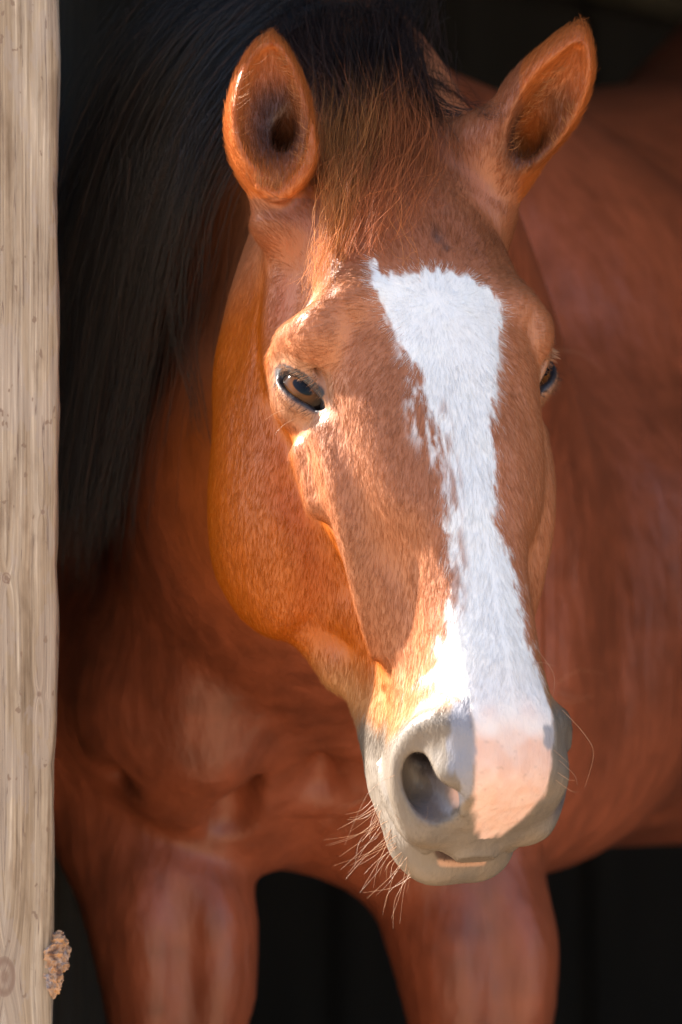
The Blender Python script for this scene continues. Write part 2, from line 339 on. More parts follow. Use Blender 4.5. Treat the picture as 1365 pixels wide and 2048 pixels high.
def build_body():
    B = lambda l, **k: tube([P(*p[:3]) for p in l], [p[3] for p in l], n=(len(l)-1)*12+1, **k)
    # neck: crest arching up behind the poll, then down to the withers
    B([(735,345,460,7.5),(690,215,470,7.0),(650,90,482,6.5),(680,190,506,8),(780,390,545,13)], k=4)
    B([(700,520,466,8),(665,720,478,11),(630,950,488,16),(610,1150,506,18)], k=2.2)
    B([(700,330,478,11),(690,600,498,17),(680,900,520,22),(680,1180,530,22)], k=6)
    # barrel, back, croup
    ax = np.array([.62, .78, 0]); ax /= np.linalg.norm(ax)
    Mb = np.stack([ax, np.cross([0,0,1.], ax), [0,0,1.]])
    ell(np.array([44., 612., 138.]), (88, 31, 38), Mb, k=8)
    ell(np.array([14., 556., 136.]), (30, 25, 35), Mb, k=6)       # shoulders / withers
    ell(np.array([66., 640., 153.]), (52, 31, 43), Mb, k=10)      # quarters
    B([(1000,1380,535,15),(1350,1350,570,17),(1750,1330,620,18)], k=6)
    # chest and point of shoulder
    B([(165,1180,514,7),(185,1380,508,7.5),(215,1560,512,7)], k=5)
    B([(330,1230,508,7.5),(345,1400,500,9.),(420,1530,503,7)], k=5)
    B([(620,1180,512,15),(630,1420,512,12),(625,1570,515,8)], k=6)
    B([(430,1450,506,8),(470,1620,509,6)], k=4); B([(760,1480,508,9),(790,1650,512,7)], k=4)
    B([(860,1150,520,16),(900,1400,515,13),(900,1540,515,9)], k=7)
    B([(1130,1100,540,17),(1080,1400,532,14),(1000,1560,522,9)], k=7)
    # muscle relief of neck base, shoulder, chest
    B([(250,1150,507,1.5),(360,1235,500,2.2),(500,1290,498,2.0)], k=3, op='sub')
    B([(455,1330,496,1.4),(462,1480,497,1.8),(450,1640,500,1.4)], k=3, op='sub')
    B([(640,1350,497,1.0),(645,1560,499,1.4)], k=3, op='sub')
    B([(400,1380,493,3),(425,1500,494,3.2)], k=4)
    B([(1262,800,545,2),(1246,1050,543,2.6),(1215,1330,541,2)], k=4, op='sub')
    B([(1150,700,543,4),(1160,1000,538,4)], k=6)
    B([(1330,500,560,3),(1340,900,560,3)], k=8)
    B([(560,1250,492,2),(740,1340,494,2.2),(900,1400,500,2)], k=4)
    rr = random.Random(12)
    for i in range(46):
        px, py = rr.uniform(130, 1340), rr.uniform(560, 1560); a = rr.uniform(1.0, 2.1); l = rr.uniform(50, 150)
        Y = 496.5+max(0, px-700)*.078+rr.uniform(-1.5, 1.5)
        B([(px, py, Y+2, .4), (px+l*.5*math.cos(a), py+l*.5*math.sin(a), Y, rr.uniform(.7, 1.3)), (px+l*math.cos(a), py+l*math.sin(a), Y+2, .4)], k=3.5, op=rr.choice(('add', 'sub')))
    # forelegs down to the ground
    def leg(l, k=3.5): tube([np.array(q[:3], float) for q in l], [q[3] for q in l], k=k, n=(len(l)-1)*6+1)
    B([(278,1650,510,7.9),(338,1810,507,7.3),(370,1960,505,6.0)], k=2.2)
    leg([(-15,505,93,6.4),(-14.5,504,72,5.0),(-14.5,503,54,4.6),(-14.5,502,49,5.2),(-14.5,504,40,3.3),(-14.5,505,22,2.9),(-14.5,505,16,3.8),(-14.5,500,8,3.6)])
    leg([(-14.5,499,7,4.6),(-14.5,496,1.5,6.2)], k=1)
    B([(160,1600,500,.8),(265,1695,497.5,1.3),(375,1795,498,.8)], k=1.6, op='sub')
    B([(880,1620,514,8.5),(928,1820,512,7.7),(956,1980,510,6.2)], k=2.4)
    leg([(12.6,510,90,6.2),(12.6,509,72,5.2),(12.6,508,54,4.5),(12.6,507,49,5.2),(12.6,509,40,3.3),(12.6,510,22,2.9),(12.6,510,16,3.8),(12.6,505,8,3.6)])
    leg([(12.6,504,7,4.6),(12.6,501,1.5,6.2)], k=1)
    B([(985,1740,502.5,.6),(1000,1880,503.4,1.2),(1010,2100,503.4,1.1)], k=3.4, op='sub'); B([(352,1740,497.5,.5),(372,1880,498.6,1.0),(372,2100,499,1)], k=3.6, op='sub')
    # hind legs
    for dx, dy in ((-14, 12), (14, -12)):
        leg([(104+dx,690+dy,118,16),(100+dx,682+dy,92,12),(108+dx,694+dy,66,7.5),(112+dx,700+dy,54,5.8),(108+dx,694+dy,40,4),(104+dx,690+dy,20,3.6),(103+dx,688+dy,14,4.4),(100+dx,684+dy,8,4)])
        leg([(100+dx,683+dy,7,5),(98+dx,680+dy,1.5,6.6)], k=1)
# ------------------------------------------------------------------ helpers: objects, noise, materials
def sm(a, b, x): t = np.clip((x-a)/(b-a), 0, 1); return t*t*(3-2*t)
def hash3(i, j, k, seed):
    h = (i.astype(np.int64)*73856093) ^ (j.astype(np.int64)*19349663) ^ (k.astype(np.int64)*83492791) ^ (seed*2654435761 & 0x7fffffff)
    h = (h ^ (h >> 13))*1274126177 & 0x7fffffff
    return ((h ^ (h >> 16)) & 0xffff)/65535.0
def vnoise(p, scale, seed=0):
    q = p/scale; b = np.floor(q).astype(np.int64); f = q-b; f = f*f*(3-2*f); v = 0
    for dx in (0, 1):
        for dy in (0, 1):
            for dz in (0, 1):
                v = v + hash3(b[:, 0]+dx, b[:, 1]+dy, b[:, 2]+dz, seed)*(f[:, 0] if dx else 1-f[:, 0])*(f[:, 1] if dy else 1-f[:, 1])*(f[:, 2] if dz else 1-f[:, 2])
    return v
def poly_sd(x, y, poly):                          # signed distance to a polygon, negative inside
    P0 = np.array(poly, float); P1 = np.roll(P0, -1, 0); d = np.full(x.shape, 1e9); ins = np.zeros(x.shape, bool)
    for a, b in zip(P0, P1):
        e = b-a; t = np.clip(((x-a[0])*e[0]+(y-a[1])*e[1])/(e@e+1e-12), 0, 1)
        d = np.minimum(d, np.hypot(x-a[0]-t*e[0], y-a[1]-t*e[1]))
        c = ((a[1] > y) != (b[1] > y)) & (x < (b[0]-a[0])*(y-a[1])/(b[1]-a[1]+1e-12)+a[0]); ins ^= c
    return np.where(ins, -d, d)
def link(name, data, parent=None, label=None, cat=None, group=None, kind=None):
    o = bpy.data.objects.new(name, data); SC.collection.objects.link(o)
    if parent is not None: o.parent = parent
    if label: o['label'] = label
    if cat: o['category'] = cat
    if group: o['group'] = group
    if kind: o['kind'] = kind
    return o
def mesh(name, V, Fc, mat, smooth=True):
    me = bpy.data.meshes.new(name); V = np.asarray(V, float)
    me.from_pydata(V.tolist(), [], [tuple(f) for f in Fc]) if not isinstance(Fc, np.ndarray) else me.from_pydata(V.tolist(), [], Fc.tolist())
    if mat: me.materials.append(mat)
    if smooth: me.polygons.foreach_set('use_smooth', [True]*len(me.polygons))
    return me
class Nodes:
    def __init__(s, name):
        s.m = bpy.data.materials.new(name); s.m.use_nodes = True; s.t = s.m.node_tree; s.b = s.t.nodes['Principled BSDF']
    def n(s, typ, **kw):
        x = s.t.nodes.new(typ)
        for k, v in kw.items():
            if k in x.inputs.keys(): x.inputs[k].default_value = v
            else: setattr(x, k, v)
        return x
    def l(s, a, b): s.t.links.new(a, b)
    def set(s, **kw):
        for k, v in kw.items(): s.b.inputs[k.replace('_', ' ')].default_value = v
        return s
def ramp(N, fac, stops):
    r = N.n('ShaderNodeValToRGB'); e = r.color_ramp.elements
    while len(e) < len(stops): e.new(.5)
    for el, (p, c) in zip(e, stops): el.position = p; el.color = (*c, 1) if len(c) == 3 else c
    N.l(fac, r.inputs[0]); return r.outputs[0]
def mixc(N, a, b, f, mode='MIX'):
    x = N.n('ShaderNodeMix', data_type='RGBA', blend_type=mode)
    for s_, v in ((x.inputs[6], a), (x.inputs[7], b), (x.inputs[0], f)):
        if isinstance(v, bpy.types.NodeSocket): N.l(v, s_)
        else: s_.default_value = v if not isinstance(v, tuple) or len(v) == 4 else (*v, 1)
    return x.outputs[2]

# ------------------------------------------------------------------ shed, ground
def mat_ground():
    N = Nodes('dry_dirt'); tc = N.n('ShaderNodeTexCoord'); a = N.n('ShaderNodeTexNoise', Scale=3.0, Detail=8.0); b = N.n('ShaderNodeTexNoise', Scale=60.0, Detail=6.0)
    for x in (a, b): N.l(tc.outputs['Object'], x.inputs['Vector'])
    c = ramp(N, a.outputs[0], [(.3, (.36, .25, .15)), (.7, (.50, .37, .24))]); d = ramp(N, b.outputs[0], [(.3, (.7, .7, .7)), (.7, (1.15, 1.15, 1.15))])
    N.l(mixc(N, c, d, 1.0, 'MULTIPLY'), N.b.inputs['Base Color']); bp = N.n('ShaderNodeBump', Strength=.6, Distance=.02); N.l(b.outputs[0], bp.inputs['Height']); N.l(bp.outputs[0], N.b.inputs['Normal'])
    N.set(Roughness=.95); return N.m
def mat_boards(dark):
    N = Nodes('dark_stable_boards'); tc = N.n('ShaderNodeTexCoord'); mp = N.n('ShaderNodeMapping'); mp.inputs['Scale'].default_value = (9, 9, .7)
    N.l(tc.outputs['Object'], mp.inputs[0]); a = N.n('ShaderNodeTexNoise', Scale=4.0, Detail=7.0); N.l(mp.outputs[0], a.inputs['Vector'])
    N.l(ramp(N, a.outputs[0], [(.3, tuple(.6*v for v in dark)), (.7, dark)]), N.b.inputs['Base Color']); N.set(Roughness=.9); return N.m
def boxes(name, bl, mat, **kw):                   # several boards of one wall as one mesh
    V, Fc = [], []
    for x0, x1, y0, y1, z0, z1 in bl:
        k = len(V); V += [(x, y, z) for x in (x0, x1) for y in (y0, y1) for z in (z0, z1)]
        Fc += [tuple(k+i for i in f) for f in ((0,1,3,2),(4,6,7,5),(0,4,5,1),(2,3,7,6),(0,2,6,4),(1,5,7,3))]
    return link(name, mesh(name, V, Fc, mat, False), **kw)
rnd = random.Random(4)
g = []
n = 40
V = []; Fc = []
for i in range(n+1):
    for j in range(n+1):
        x = -1+2*i/n; y = -1+2*j/n; x = 60*x*abs(x)**1.5; y = 5+60*y*abs(y)**1.5
        V.append((x, y, rnd.uniform(-.012, .004)))
for i in range(n):
    for j in range(n): a = i*(n+1)+j; Fc.append((a, a+n+1, a+n+2, a+1))
link('ground', mesh('ground', V, Fc, mat_ground()), kind='structure')
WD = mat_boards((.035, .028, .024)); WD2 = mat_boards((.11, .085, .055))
bl = []; x = -3.6
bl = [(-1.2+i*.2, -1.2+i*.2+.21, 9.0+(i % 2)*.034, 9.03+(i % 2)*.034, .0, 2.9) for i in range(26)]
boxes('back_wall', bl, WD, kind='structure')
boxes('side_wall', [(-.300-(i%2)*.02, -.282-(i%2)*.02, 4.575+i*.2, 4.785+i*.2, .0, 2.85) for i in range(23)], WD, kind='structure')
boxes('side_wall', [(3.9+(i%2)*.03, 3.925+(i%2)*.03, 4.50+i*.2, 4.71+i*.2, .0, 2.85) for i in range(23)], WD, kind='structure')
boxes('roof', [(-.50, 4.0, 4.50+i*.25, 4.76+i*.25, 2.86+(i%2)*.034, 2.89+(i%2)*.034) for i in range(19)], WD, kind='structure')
boxes('front_beam', [(-.44, 3.9, 4.56, 4.64, 2.60, 2.857)], WD2, kind='structure')
def brace():
    V = []; x0, x1, z0, z1 = -.27, 3.89, 2.275, 1.235
    for x, z in ((x0, z0), (x1, z1)): V += [(x, 8.90, z), (x, 8.995, z), (x, 8.995, z+.17), (x, 8.90, z+.17)]
    link('wooden_brace', mesh('wooden_brace', V, [(0,1,5,4),(1,2,6,5),(2,3,7,6),(3,0,4,7),(0,3,2,1),(4,5,6,7)], WD2, False), label='dim brown diagonal brace across the dark back wall, high behind the horse', cat='brace')
brace()

# ------------------------------------------------------------------ weathered post with a crumbly lump
def mat_post():
    N = Nodes('weathered_pine'); tc = N.n('ShaderNodeTexCoord'); ob = tc.outputs['Object']
    # grain lines wander round the knots: warp the across-grain coordinate
    sep = N.n('ShaderNodeSeparateXYZ'); N.l(ob, sep.inputs[0]); X, Z = sep.outputs[0], sep.outputs[2]
    def M(op, a, b=None, c=None):
        x = N.n('ShaderNodeMath', operation=op)
        for i, v in enumerate((a, b, c)):
            if v is None: continue
            if isinstance(v, bpy.types.NodeSocket): N.l(v, x.inputs[i])
            else: x.inputs[i].default_value = v
        return x.outputs[0]
    low = N.n('ShaderNodeTexNoise', Scale=1.0, Detail=2.0); mp = N.n('ShaderNodeMapping'); mp.inputs['Scale'].default_value = (6, 6, 3); N.l(ob, mp.inputs[0]); N.l(mp.outputs[0], low.inputs['Vector'])
    xw = M('ADD', X, M('MULTIPLY', M('SUBTRACT', low.outputs[0], .5), .006))
    knots = []
    for kx, kz, kr in ((-.2665, 1.2475, .0035), (-.268, .930, .009), (-.2405, 1.155, .0022), (-.2375, 1.30, .0018)):
        dx = M('SUBTRACT', X, kx); dz = M('MULTIPLY', M('SUBTRACT', Z, kz), .55 if kr > .005 else .8)
        r = M('SQRT', M('ADD', M('MULTIPLY', dx, dx), M('MULTIPLY', dz, dz)))
        g_ = M('POWER', 2.718, M('MULTIPLY', M('DIVIDE', r, kr*2.2), -1.0))
        xw = M('ADD', xw, M('MULTIPLY', M('MULTIPLY', g_, M('SIGN', dx)), kr*1.6)); knots.append((r, kr))
    cmb = N.n('ShaderNodeCombineXYZ'); N.l(M('MULTIPLY', xw, 520.0), cmb.inputs[0]); N.l(M('MULTIPLY', sep.outputs[1], 300.0), cmb.inputs[1]); N.l(M('MULTIPLY', Z, 9.0), cmb.inputs[2])
    fine = N.n('ShaderNodeTexNoise', Scale=1.0, Detail=5.0, Roughness=.65); N.l(cmb.outputs[0], fine.inputs['Vector'])
    cm2 = N.n('ShaderNodeCombineXYZ'); N.l(M('MULTIPLY', xw, 110.0), cm2.inputs[0]); N.l(M('MULTIPLY', sep.outputs[1], 110.0), cm2.inputs[1]); N.l(M('MULTIPLY', Z, 2.2), cm2.inputs[2])
    band = N.n('ShaderNodeTexNoise', Scale=1.0, Detail=3.0); N.l(cm2.outputs[0], band.inputs['Vector'])
    blot = N.n('ShaderNodeTexNoise', Scale=26.0, Detail=5.0, Roughness=.6); m3 = N.n('ShaderNodeMapping'); m3.inputs['Scale'].default_value = (1.6, 1, .45); N.l(ob, m3.inputs[0]); N.l(m3.outputs[0], blot.inputs['Vector'])
    c = ramp(N, band.outputs[0], [(.25, (.235, .175, .120)), (.45, (.335, .265, .195)), (.6, (.415, .35, .28)), (.78, (.27, .20, .135))])
    c = mixc(N, c, ramp(N, fine.outputs[0], [(.30, (.42, .36, .32)), (.44, (.88, .85, .82)), (.58, (1.12, 1.1, 1.08)), (.70, (1.6, 1.6, 1.6))]), .95, 'MULTIPLY')
    c = mixc(N, c, (.34, .30, .29), M('MULTIPLY', M('GREATER_THAN', blot.outputs[0], .52), .25))
    gr = ramp(N, blot.outputs[0], [(.34, (.62, .56, .52)), (.44, (1, 1, 1)), (.7, (1.06, 1.05, 1.04))]); c = mixc(N, c, gr, .6, 'MULTIPLY')
    # dark drying cracks
    ck = N.n('ShaderNodeTexNoise', Scale=1.0, Detail=3.0); cm4 = N.n('ShaderNodeCombineXYZ'); N.l(M('MULTIPLY', xw, 190.0), cm4.inputs[0]); N.l(M('MULTIPLY', Z, 3.2), cm4.inputs[2]); N.l(cm4.outputs[0], ck.inputs['Vector'])
    crack = M('LESS_THAN', M('ABSOLUTE', M('SUBTRACT', ck.outputs[0], .585)), .006); c = mixc(N, c, (.16, .11, .09), M('MULTIPLY', crack, .75))
    pit = N.n('ShaderNodeTexNoise', Scale=150.0, Detail=2.0); m5 = N.n('ShaderNodeMapping'); m5.inputs['Scale'].default_value = (1, 1, .6); N.l(ob, m5.inputs[0]); N.l(m5.outputs[0], pit.inputs['Vector'])
    pits = M('GREATER_THAN', pit.outputs[0], .70); c = mixc(N, c, (.22, .15, .11), M('MULTIPLY', pits, .8))
    for r, kr in knots:
        ring = M('SINE', M('MULTIPLY', r, 2200.0 if kr < .005 else 1100.0)); c = mixc(N, c, (.20, .13, .10), M('MULTIPLY', M('LESS_THAN', r, kr), M('MULTIPLY_ADD', ring, .25, .55)))
    N.l(c, N.b.inputs['Base Color']); N.set(Roughness=.85); N.b.inputs['Specular IOR Level'].default_value = .25
    h = M('SUBTRACT', M('ADD', M('MULTIPLY', fine.outputs[0], .6), M('MULTIPLY', band.outputs[0], .5)), M('MULTIPLY', M('ADD', crack, pits), .5))
    bp = N.n('ShaderNodeBump', Strength=.8, Distance=.0022); N.l(h, bp.inputs['Height']); N.l(bp.outputs[0], N.b.inputs['Normal']); return N.m
def make_post():
    # square timber, edges worn round, its right face a little out of plumb
    nz, prof = 150, []
    x0, x1, y0, y1, r = -.300, -.2248, 4.530, 4.568, .004
    for cx, cy, a0 in ((x1-r, y0+r, -90), (x1-r, y1-r, 0), (x0+r, y1-r, 90), (x0+r, y0+r, 180)):
        for k in range(6): a = R(a0+k*18); prof.append((cx+r*math.cos(a), cy+r*math.sin(a)))
    m = len(prof); V = []; rr = random.Random(7); ph = [rr.uniform(0, 6) for _ in range(8)]
    for i in range(nz+1):
        z = -.05+i*2.65/nz
        for j, (x, y) in enumerate(prof):
            w = .0011*math.sin(z*9+ph[0]+j*.1)+.0008*math.sin(z*27+ph[1])+.0005*math.sin(z*71+ph[2]+j)
            lean = (z-1.69)*.0066
            chip = -.0012*max(0, math.sin(z*41+ph[3]))**6 if x > -.23 else 0
            V.append((x+(w if x > -.26 else -w)+lean+chip, y+w*.3, z))
    Fc = [(i*m+j, i*m+(j+1) % m, (i+1)*m+(j+1) % m, (i+1)*m+j) for i in range(nz) for j in range(m)]
    Fc += [tuple(range(m))[::-1], tuple(nz*m+j for j in range(m))]
    return link('wooden_post', mesh('wooden_post', V, Fc, mat_post()), label='weathered bare pine post with knots and grain at the shed opening', cat='post')
make_post()
def mat_lump():
    N = Nodes('crumbly_crust'); tc = N.n('ShaderNodeTexCoord'); a = N.n('ShaderNodeTexNoise', Scale=130.0, Detail=4.0); b = N.n('ShaderNodeTexNoise', Scale=500.0, Detail=4.0); v = N.n('ShaderNodeTexNoise', Scale=70.0, Detail=2.0)
    for x in (a, b, v): N.l(tc.outputs['Object'], x.inputs['Vector'])
    c = ramp(N, a.outputs[0], [(.32, (.16, .08, .05)), (.43, (.36, .22, .14)), (.52, (.45, .29, .20)), (.60, (.47, .24, .10)), (.70, (.42, .33, .28))])
    c = mixc(N, c, (.33, .32, .35), ramp(N, v.outputs[0], [(.55, (0, 0, 0)), (.65, (.7, .7, .7))])); N.l(c, N.b.inputs['Base Color']); N.set(Roughness=.95)
    bp = N.n('ShaderNodeBump', Strength=.9, Distance=.002); N.l(b.outputs[0], bp.inputs['Height']); N.l(bp.outputs[0], N.b.inputs['Normal']); return N.m
def make_lump():
    import bmesh
    bm = bmesh.new()
    for px, py, rx, rz in ((114, 1908, 1.05, 1.75), (107, 1962, .85, 1.0)):
        ret = bmesh.ops.create_icosphere(bm, subdivisions=6, radius=1.0); c = P(px, py, 453.6)
        for v in ret['verts']: v.co = Vector((c[0]+v.co.x*rx, c[1]+v.co.y*.9, c[2]+v.co.z*rz))
    me = bpy.data.meshes.new('l0'); bm.to_mesh(me); bm.free()
    V = np.array([v.co[:] for v in me.vertices]); nrm = np.array([v.normal[:] for v in me.vertices])
    rid = lambda sc, sd: 1-np.abs(vnoise(V, sc, sd)-.5)*2
    d = (vnoise(V, .7, 5)-.5)*.75+(rid(.38, 6)**2-.5)*.34+(vnoise(V, .16, 8)-.5)*.22; V = V+nrm*d[:, None]
    Fc = [tuple(p.vertices) for p in me.polygons]
    return link('crumbly_lump', mesh('crumbly_lump', V/100, Fc, mat_lump(), False), label='crumbly tan and orange lump stuck to the lower edge of the post', cat='lump')
make_lump()

# ------------------------------------------------------------------ horse: surface, pigment
build_head(); build_ears(); build_body()
V, Q = surface()
NRM = fgrad(V)
BLAZE = [(-5.18,-6.18),(-4.9,-4.97),(-3.99,-4.6),(-2.77,-4.83),(-1.49,-5.11),(.16,-4.83),(1.82,-4.44),(3.55,-3.93),(4.73,-2.76),(4.62,-1.11),(3.87,1.5),(3.17,4.03),(2.4,6.57),(1.8,9.91),(1.47,12.41),(.96,15.72),(1.38,17.31),(2.04,19.69),(2.05,22.13),(2.04,24.56),(2.5,26.53),(3.05,27.84),(3.25,29.65),(3.51,31.24),(3.47,32.8),(3.24,33.93),(3.02,35.35),(3.02,36.88),(2.22,37.88),(1.23,38.53),(-.31,39.06),(-1.85,37.96),(-3.09,36.78),(-3.31,35.22),(-3.24,33.46),(-3.32,31.96),(-3.4,30.13),(-4.63,28.88),(-4.57,27.13),(-4.12,24.97),(-3.65,23.3),(-3.38,21.82),(-2.97,19.54),(-2.94,17.94),(-2.95,15.94),(-2.79,13.94),(-2.68,11.9),(-2.57,9.87),(-2.72,8.22),(-2.95,5.74),(-3.54,2.85),(-4.39,.72),(-5.02,-1.44),(-5.66,-3.05),(-5.66,-4.56)]
ROAN = [(-4.76,.68),(-4.9,5.46),(-4.86,8.64),(-3.79,10.91),(-2.74,12.31),(-2.46,9.06),(-2.76,5.76),(-3.54,2.85)]
ROAN2 = [(-2.28,7.0),(-1.25,5.01),(-1.4,9.96),(-1.3,12.44),(-1.9,16.07),(-1.8,19.31),(-2.54,22.84),(-3.37,23.04),(-3.27,17.88),(-2.68,11.9)]
GREYL = [(-4.16,29.62),(-3.21,29.98),(-3.24,33.46),(-3.31,35.22),(-3.09,36.78),(-3.43,37.29),(-4.89,34.92),(-4.91,32.67),(-4.68,30.89)]
GREYR = [(2.34,32.35),(3.47,31.65),(3.67,33.14),(3.29,34.1),(2.26,33.64)]
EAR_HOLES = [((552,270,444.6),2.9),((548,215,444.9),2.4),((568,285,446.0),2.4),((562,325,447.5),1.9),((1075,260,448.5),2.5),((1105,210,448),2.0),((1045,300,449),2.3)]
def pigment(W, seed=0, jit=0.0):
    """colour of hair or skin rooted at W (world cm); the pattern belongs to the animal's own head axes"""
    h = HL(W); s, f, u = h[:, 0], h[:, 1], h[:, 2]; z = W[:, 2]
    n1 = vnoise(W, 6.0, 1); n2 = vnoise(W, 1.6, 2); n3 = vnoise(W, .55, 3); n4 = vnoise(W, 14., 9)
    mix = lambda a, b, t: a*(1-t[:, None])+np.asarray(b, float)*t[:, None]
    C = np.tile(np.array([.395, .148, .067]), (len(W), 1))
    C = mix(C, (.355, .082, .004), sm(-7, -11.5, f)*sm(-14, -6, u))                 # cheeks more orange: warm ground bounce painted into the coat
    C = mix(C, (.30, .095, .038), sm(-2, -8, u)*sm(-12, -8, f)*.8)
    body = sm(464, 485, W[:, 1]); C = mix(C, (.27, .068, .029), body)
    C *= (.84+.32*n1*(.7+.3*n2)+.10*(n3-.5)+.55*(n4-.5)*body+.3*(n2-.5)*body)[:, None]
    C = mix(C, (.028, .018, .016), sm(62, 46, z))                                      # dark lower legs
    onh = (W[:, 1] < 462) & (u > -12)
    # tan, then grey-skinned muzzle
    mz = u + .12*np.maximum(-f-3, 0)*0 + (n2-.5)*1.6 + np.where(f < -9, (-f-9)*.55, 0) + np.where(np.abs(s) < 3.6, -1.2, 0)
    C = mix(C, (.38, .20, .085), sm(24, 28.5, mz)*onh*.75)
    gcol = np.array([.165, .135, .110])*(.85+.3*n1)[:, None]+0*C
    gm = sm(28.6, 31.0, mz)*onh; C = C*(1-gm[:, None])+gcol*gm[:, None]
    C = mix(C, (.26, .19, .13), sm(.45, .8, n2)*sm(33, 37, u)*onh*.35)
    er = (z > P(0, 400, 446)[2])*(np.abs(s) > 3.4)*sm(466, 460, W[:, 1])*((s < 0) | (W[:, 0] > 14)); C = mix(C, (.46, .125, .026), er*.85)
    # white blaze
    q = np.stack([s*1.0, u*.35, s*0], 1); wob = (vnoise(q, .35, 11)-.5)*.75+(vnoise(q, .12, 12)-.5)*.35+jit*.30
    front = (f > -7.5) & onh
    sd = poly_sd(s, u, BLAZE); bl = np.where(front, sm(.22, -.22, sd+wob*np.clip(1-(u-28)/4, .38, 1)), 0)
    r1 = poly_sd(s, u, ROAN); st = vnoise(np.stack([s, u*.28, s*0], 1), .28, 21)
    bl = np.where(front & (r1 < .2), np.maximum(bl, sm(.50, .85, st+.16*jit)*sm(.3, -.6, r1)*.8), bl)
    r2 = poly_sd(s, u, ROAN2); st2 = vnoise(np.stack([s+3, u*.22, s*0], 1), .34, 23)
    bl = np.where(front & (r2 < .3), bl*(1-sm(.35, .75, st2+.13*jit)*sm(.4, -.4, r2)*.75), bl)
    wcol = np.tile(np.array([.87, .87, .88]), (len(W), 1))*(.95+.08*n2)[:, None]
    pk = sm(30.0, 35.0, u+(n2-.5)*2.4); pk2 = sm(25.5, 31, u)*.16
    spots = sm(.80, .88, vnoise(W, .32, 51))*sm(31, 34, u); wcol = mix(wcol, (.70, .43, .345), np.clip(pk+pk2, 0, 1)*(.80+.2*n3)); wcol = wcol*(1-.16*spots[:, None]); C = C*(1-bl[:, None])+wcol*bl[:, None]
    for pl in (GREYL, GREYR):
        d = poly_sd(s, u, pl); C = mix(C, (.25, .25, .29), np.where(front, sm(.15, -.25, d+wob*.5), 0)*.9)
    # small dirt mark on the forehead
    sp = np.exp(-((s-.25)**2/.25+(u+7.9)**2/.5))+np.exp(-((s-.75)**2/.08+(u+7.0)**2/.12)); C = mix(C, (.09, .045, .03), np.clip(sp*1.0*sm(.35, .6, n3+.2), 0, 1)*front*.8)
    # inside of the ears: dark inner hair, plus shade of the hollows painted in
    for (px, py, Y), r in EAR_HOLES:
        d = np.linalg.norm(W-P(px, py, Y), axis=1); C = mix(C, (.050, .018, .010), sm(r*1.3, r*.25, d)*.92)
    # lids, nostril lining, mouth; shade painted into the nostril passage and lip gap
    for g_, (ctr, E, ep) in EYES.items():
        d = W-ctr; a = d@E[0]/EK; b = d@E[1]/EK; c = d@E[2]
        lid = sm(3.1, 2.2, np.hypot(a*.75, b*1.15))*(c > 0)*(np.linalg.norm(d, axis=1) < 4.5)
        C = mix(C, (.30, .17, .105), lid*.5); C = mix(C, (.035, .028, .03), sm(1.12, .9, np.hypot(a/2.75, (b+.08)/.98))*(c > 0)*(np.linalg.norm(d, axis=1) < 3.7))
        ns = np.stack([(s-g_*(4.9 if g_ < 0 else 6.2))/1.9, (f+5.9)/2.3, (u-35)/3.3], 1); C = mix(C, (.13, .112, .118), sm(1.1, .7, np.linalg.norm(ns, axis=1))); nd = np.stack([(s-g_*4.6)/1.5, (f+6.8)/1.8, (u-32.4)/2.2], 1); C = mix(C, (.055, .045, .048), sm(1.0, .5, np.linalg.norm(nd, axis=1)))
    mo = sm(.36, .16, np.hypot((f+12.3)/1.0, np.maximum(np.abs(s)-1.8, 0)))*sm(37.6, 38.4, u); C = mix(C, (.50, .29, .20), mo*.85)
    mi = sm(.75, .45, np.hypot(f+11.6, np.maximum(np.abs(s)-1.9, 0)))*sm(39.6, 38.9, u)*sm(36, 37, u); C = mix(C, (.05, .02, .015), mi)
    return np.clip(C, .004, .88)
def mat_coat(name, hair=False):
    N = Nodes(name); at = N.n('ShaderNodeAttribute', attribute_name='pigment'); N.l(at.outputs['Color'], N.b.inputs['Base Color'])
    N.set(Roughness=.40 if not hair else .5); N.b.inputs['Specular IOR Level'].default_value = .42 if not hair else .10
    if hair:
        an = N.n('ShaderNodeAttribute', attribute_name='skin_normal'); gn = N.n('ShaderNodeNewGeometry')
        vm = N.n('ShaderNodeVectorMath', operation='MULTIPLY_ADD'); N.l(gn.outputs['Normal'], vm.inputs[0]); vm.inputs[1].default_value = (.35, .35, .35); N.l(an.outputs['Vector'], vm.inputs[2])
        nz = N.n('ShaderNodeVectorMath', operation='NORMALIZE'); N.l(vm.outputs[0], nz.inputs[0]); N.l(nz.outputs[0], N.b.inputs['Normal'])
        tr = N.n('ShaderNodeBsdfTranslucent'); N.l(at.outputs['Color'], tr.inputs['Color']); ms = N.n('ShaderNodeMixShader'); ms.inputs[0].default_value = .18
        N.l(N.b.outputs[0], ms.inputs[1]); N.l(tr.outputs[0], ms.inputs[2]); N.l(ms.outputs[0], N.t.nodes['Material Output'].inputs[0])
    else:
        tc = N.n('ShaderNodeTexCoord'); a = N.n('ShaderNodeTexNoise', Scale=700.0, Detail=3.0); mp = N.n('ShaderNodeMapping'); mp.inputs['Scale'].default_value = (1, 1, .35); N.l(tc.outputs['Object'], mp.inputs[0]); N.l(mp.outputs[0], a.inputs['Vector'])
        bp = N.n('ShaderNodeBump', Strength=.35, Distance=.0012); N.l(a.outputs[0], bp.inputs['Height']); b2 = N.n('ShaderNodeTexNoise', Scale=38.0, Detail=3.0); N.l(mp.outputs[0], b2.inputs['Vector']); bq = N.n('ShaderNodeBump', Strength=.6, Distance=.008); N.l(b2.outputs[0], bq.inputs['Height']); N.l(bp.outputs[0], bq.inputs['Normal']); N.l(bq.outputs[0], N.b.inputs['Normal'])
        pass
    return N.m
